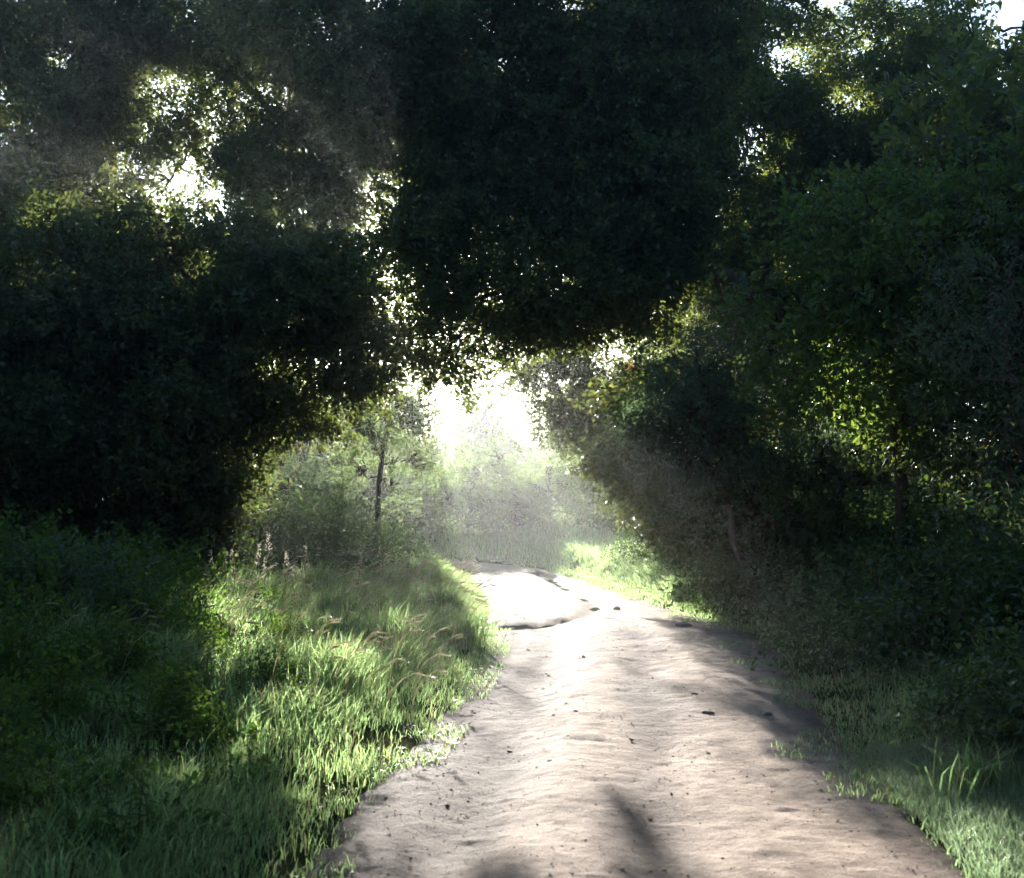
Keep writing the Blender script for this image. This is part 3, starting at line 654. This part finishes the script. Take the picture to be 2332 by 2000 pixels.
# left bank, tall
x, y = scatter(420000, -8, .3, 4.5, 31, 1.35)
d, w, s = path_coord(x, y); e = -d-w
edge_n = .12*fbm2(x, y, .9, 50, 3)+.10*noise2(x, y, 3.5, 70)
tuft = fbm2(x, y, 1.6, 71, 3)
vis = np.abs(x/y) < .46
tall = sstep(.1, .75, e)*(.75+.25*noise2(x, y, .7, 72))
keep = vis & (d < 0) & (e > edge_n-.10) & (r.random(len(x)) < np.clip(.6+.75*tuft, .10, 1)*(1-.55*sstep(2.5, 5, e))*(.55+.45*sstep(-.1, .3, e)))
near = 1-sstep(6, 10.5, y)
h = (.07+.06*r.random(len(x))+tall*(.10+.28*r.random(len(x))**1.6+.34*np.clip(tuft, -.2, 1))*(1-.5*near))
x, y, h, tl = x[keep], y[keep], h[keep], tall[keep]
grass_obj('tall_grass', 'tall bright grass catching the sun along the verge', x, y, h, (.0035+.00055*y)*(.7+.5*tl), .6, 'grass', 91, bias=(.12, -.05))
# right verge
x, y = scatter(260000, .8, 7., 4.5, 34, 1.3)
d, w, s = path_coord(x, y); e = d-w
edge_n = .14*fbm2(x, y, .9, 50, 3)+.14*noise2(x, y, 3., 75)
tuft = fbm2(x, y, 1.5, 76, 3)
vis = np.abs(x/y) < .46
keep = vis & (d > 0) & (e > edge_n-.16) & (r.random(len(x)) < np.clip(.6+.6*tuft, .08, 1)*(1-.8*sstep(1.6, 3.2, e)))
tall = sstep(.15, 1., e)*(.4+.6*sstep(17, 23, y))
h = .05+.05*r.random(len(x))+tall*(.2+.25*r.random(len(x))+.15*np.maximum(tuft, 0))
dewy = (y < 8.2) & (e > .0)
k1 = keep & ~dewy; k2 = keep & dewy
grass_obj('verge_grass', 'green grass fringe between the trail and the brambles', x[k1], y[k1], h[k1], .0045+.0007*y[k1], .6, 'grass', 92, bias=(-.08, -.05))
xx, yy_ = scatter(52000, 1.6, 3.9, 4.4, 8.2); dd, ww, _ = path_coord(xx, yy_); ee = dd-ww
kk = (ee > -.02+.14*fbm2(xx, yy_, .9, 50, 3)+.1*noise2(xx, yy_, 3, 75)) & (np.abs(xx/yy_) < .47)
X2, Y2 = np.concatenate([x[k2], xx[kk]]), np.concatenate([y[k2], yy_[kk]])
grass_obj('dewy_grass', 'short dewy silvery grass at the trail edge', X2, Y2, .05+.07*r.random(len(X2)), np.full(len(X2), .005), .7, 'dew', 93)
# far bank and bend
x, y = scatter(60000, -10, 6, 31, 46)
d, w, s = path_coord(x, y); e = np.abs(d)-w
keep = (e > .05+.15*noise2(x, y, 1., 80)) & (np.abs(x/y) < .3)
h = (.08+sstep(.1, 1, e)*(.1+.2*r.random(len(x))))
grass_obj('far_grass', 'pale sunlit grass around the far bend of the trail', x[keep], y[keep], h[keep], np.full(keep.sum(), .03), .5, 'grass', 94)
# sparse sprigs creeping onto the dirt
x, y = scatter(90000, -1.6, 4, 4.6, 26, 1.2); d, w, s = path_coord(x, y); e = np.abs(d)-w
cl = noise2(x, y, 2.4, 82)
keep = (e < .16) & (e > -.6) & (cl > -.12+1.1*np.maximum(-e, 0)) & ((d > 0) | (e > -.3))
x, y = x[keep], y[keep]
grass_obj('creeping_grass', 'sparse low sprigs creeping over the dirt margin', x, y, .025+.05*r.random(len(x)), np.full(len(x), .006), 1.0, 'grass', 95, z=path_z(x, y)-.005)

# nodding seed heads standing above the grass
def seed_heads():
    r = np.random.default_rng(96); b = Bag()
    n = 0
    while n < 380:
        y = r.uniform(8.5, 24); i = np.abs(cl_y-y).argmin(); x = cl_x[i]-cl_w[i]-r.uniform(.15, 3.4)
        if abs(x/y) > .42: continue
        n += 1
        z = gz(x, y); hgt = r.uniform(.32, .6); a = r.uniform(-.8, .8); tip = np.array([x+.2*math.cos(a), y+.2*math.sin(a), z+hgt])
        p = curve((x, y, z), tip, 5, c=(x, y, z+hgt*.8)); b.add(*tube(p, np.full(5, .0022+.0001*y), 3))
        dr = unit(np.array([math.cos(a)*.8, math.sin(a)*.8, r.uniform(-.2, .6)])); L_ = r.uniform(.08, .14)
        hp = tip+dr*np.linspace(0, L_, 5)[:, None]-np.array([0, 0, 1])*np.linspace(0, .35, 5)[:, None]**2*L_
        b.add(*tube(hp, np.array([.002, .0065, .007, .005, .001])*(1+.02*y), 5))
        for t in r.random(7):                              # bristles
            o = hp[0]+(hp[-1]-hp[0])*t; q = unit(dr+r.normal(size=3)*.5)*.05; sd = unit(np.cross(q, [0, 0, 1.]))*.0016
            b.add(np.array([o-sd, o+sd, o+q]), None, np.array([[0, 1, 2]]))
    me = b.mesh('grass_seed_heads', [M['seed']], rnd=r.random(b.n))
    tag(link('grass_seed_heads', me), 'pale nodding seed heads above the tall grass', 'grass', kind='stuff')
seed_heads()

# ------------------------------------------------------------------ standing weeds, tussocks, stones
def weed(seed):
    r = np.random.default_rng(seed); root = link('weed_stalk', None)
    hgt = .95; st = curve((0, 0, -.05), (.08*r.normal(), .05, hgt), 8, wob=.012, r=r)
    v, q = tube(st, np.linspace(.008, .004, 8), 6); link('stem', build('stem', v, None, q, [M['stem']], np.zeros(len(v))), root)
    k = 15; t = np.linspace(.15, .8, k); o = np.stack([np.interp(t, np.linspace(0, 1, 8), st[:, i]) for i in range(3)], -1)
    a = np.arange(k)*2.4; dr = unit(np.stack([np.cos(a), np.sin(a), r.uniform(-.2, .5, k)], -1))
    lv = leaf_quads(o, dr, np.tile([0, 0, 1.], (k, 1)), .14*(1.1-t*.6), .04*(1.1-t*.6))
    link('leaves', build('leaves', lv, None, np.arange(len(lv)).reshape(-1, 4), [M['nettle']], np.repeat(r.random(k), 4)), root)
    nb = 46; t = r.uniform(.72, 1.02, nb)**1; o = st[-1]*t[:, None]+r.normal(size=(nb, 3))*.014*(1.15-t[:, None])*3
    lv = leaf_quads(o, unit(r.normal(size=(nb, 3))+[0, 0, .6]), randunit(nb, r), np.full(nb, .035), np.full(nb, .018))
    link('flower_spike', build('flower_spike', lv, None, np.arange(len(lv)).reshape(-1, 4), [M['seed']], np.repeat(r.random(nb), 4)), root)
    return root
GW = 'tall weeds standing in the sunlit grass'; LW = 'tall pale weed stalk with budding tip above the sunlit grass'
w0 = tag(weed(5), LW, 'weed', GW); w1 = tag(weed(6), LW, 'weed', GW)
wp = [(545,16,1.08),(622,16.2,.95),(720,16.6,.92),(510,15.4,.95),(480,15,.9),(440,14.6,.9),(575,15.6,.85),(530,15,.8),(660,16,.7),(455,15.4,.8),(425,14.2,.75),(600,15.2,.7)]
for i, (u, d_, s) in enumerate(wp):
    x = (u-1036)/2501*d_; l = at(x, d_); rz = i*1.9
    if i < 2:
        o = (w0, w1)[i]; o.location = l; o.rotation_euler = (.05, .05, rz); o.scale = (s, s, s)
    else: copy_tree((w0, w1)[i % 2], l, rz, s)
# dried umbel
um = link('dried_umbel', None, loc=at((478-1036)/2501*17.5, 17.5)); tag(um, 'bare dried umbel stalk standing before the dark wood', 'weed')
st = curve((0, 0, -.05), (.12, 0, 1.15), 8, c=(-.02, 0, .7)); v, q = tube(st, np.linspace(.009, .004, 8), 6)
link('stem', build('stem', v, None, q, [M['dry']], np.zeros(len(v)), True), um)
b = Bag(); r = np.random.default_rng(8)
for k in range(16):
    e_ = st[-1]+np.array([r.normal()*.09, r.normal()*.09, .12+r.normal()*.03]); b.add(*tube(curve(st[-1], e_, 4, sag=-.02), np.full(4, .0028), 4))
    for j in range(6): b.add(*tube(np.stack([e_, e_+r.normal(size=3)*.022+[0, 0, .01]]), np.array([.0025, .005]), 4))
link('flower_head', b.mesh('flower_head', [M['dry']], rnd=np.zeros(b.n)), um)

def tussock(seed, h, n, mat='grass'):
    r = np.random.default_rng(seed); a = r.uniform(0, 6.28, n); q = np.abs(r.normal(size=n))*.12
    v, qd, t = blades(np.cos(a)*q, np.sin(a)*q, np.full(n, -.03), h*r.uniform(.6, 1.2, n), np.full(n, .011), .8, r)
    return build('grass_tussock', v, t, qd, [M[mat]], np.repeat(r.random(n), 5))
t0, t1 = tussock(61, .42, 260), tussock(62, .28, 200)
for me, u, v, s, lab in ((t0,1330,1192,1.,'bushy grass tussock standing out from the sunlit verge'),(t0,1375,1215,1.05,'dark green grass tussock nearest the pale dirt of the trail margin'),
        (t0,945,1310,1.15,'tall grass tussock leaning over the trail edge beside the shadowed dirt'),(t1,1548,1268,1.1,'small dark tuft on the margin past the flat stone'),
        (t1,1990,1600,1.2,'drooping grass tussock behind the dewy silvery grass'),(t0,1860,1470,.8,'shaded grass tussock below the bramble bank')):
    d_ = 1.6*2501/(v-1022); x = (u-1036)/2501*d_; o = link('grass_tussock', me, loc=at(x, d_, .03)); o.scale = (s, s, s); o.rotation_euler = (0, 0, u); tag(o, lab, 'grass tussock')

SM = stone_mat()
def stone(seed, flat=.45):
    import bmesh
    bm = bmesh.new(); bmesh.ops.create_icosphere(bm, subdivisions=2, radius=1)
    co = np.array([v.co[:] for v in bm.verts]); k = 1+.5*(noise3(co*1.4+seed*5.3)-.5)+.25*(noise3(co*3+seed)-.5)
    for v, c, f in zip(bm.verts, co, k): v.co = (c[0]*f, c[1]*f*.75, c[2]*f*flat)
    me = bpy.data.meshes.new('stone'); bm.to_mesh(me); bm.free(); me.materials.append(SM); return me
sm = [stone(i) for i in range(4)]
LS = 'small grey stone lying on the dirt trail'; GS = 'small stones scattered on the trail'
special = [(1383,1286,.13,'flat dark stone lying where the tree shadow starts'),(1248,1233,.095,'flat grey stone at the rim of the eroded channel'),(1432,1441,.055,'two-toned stone catching light in the middle of the dirt'),
           (1553,1443,.06,'dark rounded stone at the edge of the long shadow'),(1165,1448,.045,None),(1405,1408,.06,None),(1325,1398,.035,None),(1110,1360,.035,None),(1250,1400,.03,None),
           (1433,1513,.03,None),(1112,1542,.035,None),(1180,1335,.045,None),(1640,1530,.03,None),(960,1440,.035,None),(885,1525,.05,None),(905,1620,.03,None),(1720,1660,.025,None)]
for i, (u, v, s, lab) in enumerate(special):
    d_ = 1.6*2501/(v-1022); x = (u-1036)/2501*d_; z = path_z(x, d_)[0]; s = s*(.8 if lab else .5)
    o = link('stone', sm[i % 4], loc=(x, d_, z+.04*s)); o.scale = (s, s, s); o.rotation_euler = (0, 0, i*1.3); tag(o, lab or LS, 'stone', None if lab else GS)
# crumbs, twigs and leaf bits strewn over the dirt
r = np.random.default_rng(99); n = 16000
y = 4.5+27*r.random(n)**1.7; i = np.abs(cl_y[None, ::4]-y[:, None]).argmin(1)*4; f = r.uniform(-1.05, 1.05, n); x = cl_x[i]+cl_w[i]*f
keep = r.random(n) < .18+.5*np.abs(f)**3+.55*np.exp(-((f+.62)/.2)**2)+.4*np.exp(-((f-.04)/.16)**2)
x, y = x[keep], y[keep]; n = len(x); a = r.uniform(0, 6.28, n); L_ = r.gamma(2., .0042, n)+.004; W_ = L_*r.uniform(.25, .8, n)
dr = np.stack([np.cos(a), np.sin(a), r.normal(size=n)*.25], -1); nr = unit(np.stack([r.normal(size=n)*.4, r.normal(size=n)*.4, np.ones(n)], -1))
v = leaf_quads(np.stack([x, y, path_z(x, y)+.002+.2*W_], -1), unit(dr), nr, L_, W_, -.3)
M['litter'] = leaf_mat('leaf_litter', (.085, .062, .045), (.05, .035, .02), .1, rough=.95, spec=0, var=.6)
tag(link('leaf_litter', build('leaf_litter', v, None, np.arange(len(v)).reshape(-1, 4), [M['litter']], np.repeat(r.random(n), 4))), 'brown crumbs and leaf bits strewn over the dirt trail', 'leaf litter', kind='stuff')
# clods of the same sandy dirt lying loose
r = np.random.default_rng(98); n = 5200
y = 4.5+24*r.random(n)**1.8; i = np.abs(cl_y[None, ::4]-y[:, None]).argmin(1)*4; x = cl_x[i]+cl_w[i]*r.uniform(-1, 1, n)
cl = noise2(x, y, 1.3, 85)+.4*noise2(x, y, 5., 86); keep = r.random(n) < np.clip(.35+.9*cl, .06, 1); x, y = x[keep], y[keep]; n = len(x)
sz = (r.gamma(1.5, .0015, n)+.0015)*(1+.03*y)
oc = np.array([(1,0,0),(-1,0,0),(0,1,0),(0,-1,0),(0,0,.5),(0,0,-.6)]); of = np.array([(0,2,4),(2,1,4),(1,3,4),(3,0,4),(2,0,5),(1,2,5),(3,1,5),(0,3,5)])
a = r.uniform(0, 6.28, n); V = oc[None]*r.uniform(.6, 1.4, (n, 6, 3))*sz[:, None, None]
V = np.stack([V[..., 0]*np.cos(a)[:, None]-V[..., 1]*np.sin(a)[:, None], V[..., 0]*np.sin(a)[:, None]+V[..., 1]*np.cos(a)[:, None], V[..., 2]], -1)+np.stack([x, y, path_z(x, y)+.15*sz], -1)[:, None]
me = build('dirt_clods', V.reshape(-1, 3), (of[None]+6*np.arange(n)[:, None, None]).reshape(-1, 3), None, [pm.materials[0]], smooth=True)
tag(link('dirt_clods', me), 'loose crumbs and clods of pale dirt on the trail', 'dirt clods', kind='stuff')
# the few red leaves at the end of an oak bough
p = P(1280,742,21.4); rv, rdv = sprays(p+np.random.default_rng(4).normal(size=(7,3))*.07, unit(np.tile([-.3,-.2,-1.],(7,1))+np.random.default_rng(5).normal(size=(7,3))*.4), np.full(7,.2), 9, np.random.default_rng(6), .07, .03)
o = link('red_leaves', build('red_leaves', rv-np.array(tb.location), None, np.arange(len(rv)).reshape(-1,4), [M['red']], rdv), tb); o['label'] = 'sprig of reddish leaves at a bough end'

# ------------------------------------------------------------------ haze
hz = bpy.data.materials.new('haze'); hz.use_nodes = True; t = hz.node_tree; t.nodes.clear()
pv = t.nodes.new('ShaderNodeVolumePrincipled'); pv.inputs['Color'].default_value = (.93, .95, .96, 1); pv.inputs['Density'].default_value = HAZE_DENSITY
pv.inputs['Anisotropy'].default_value = HAZE_G
mo = t.nodes.new('ShaderNodeOutputMaterial'); t.links.new(pv.outputs[0], mo.inputs['Volume'])
hx0, hx1, hy0, hy1, hz0, hz1 = -165, 165, -65, 195, -3.5, 34
v = [(a, b_, c) for c in (hz0, hz1) for a, b_ in ((hx0, hy0), (hx1, hy0), (hx1, hy1), (hx0, hy1))]
me = build('haze', v, None, [(3,2,1,0),(4,5,6,7),(0,1,5,4),(1,2,6,5),(2,3,7,6),(3,0,4,7)], [hz])
tag(link('haze', me), 'thin pale morning haze filling the air', 'haze', kind='stuff')
bpy.context.view_layer.update()
print('LEAVES', LEAVES, 'BLADES', BLADES, 'ground z max', Z.max(), Z.min(), 'tris', sum(len(m.loops)-2*len(m.polygons) for m in bpy.data.meshes))
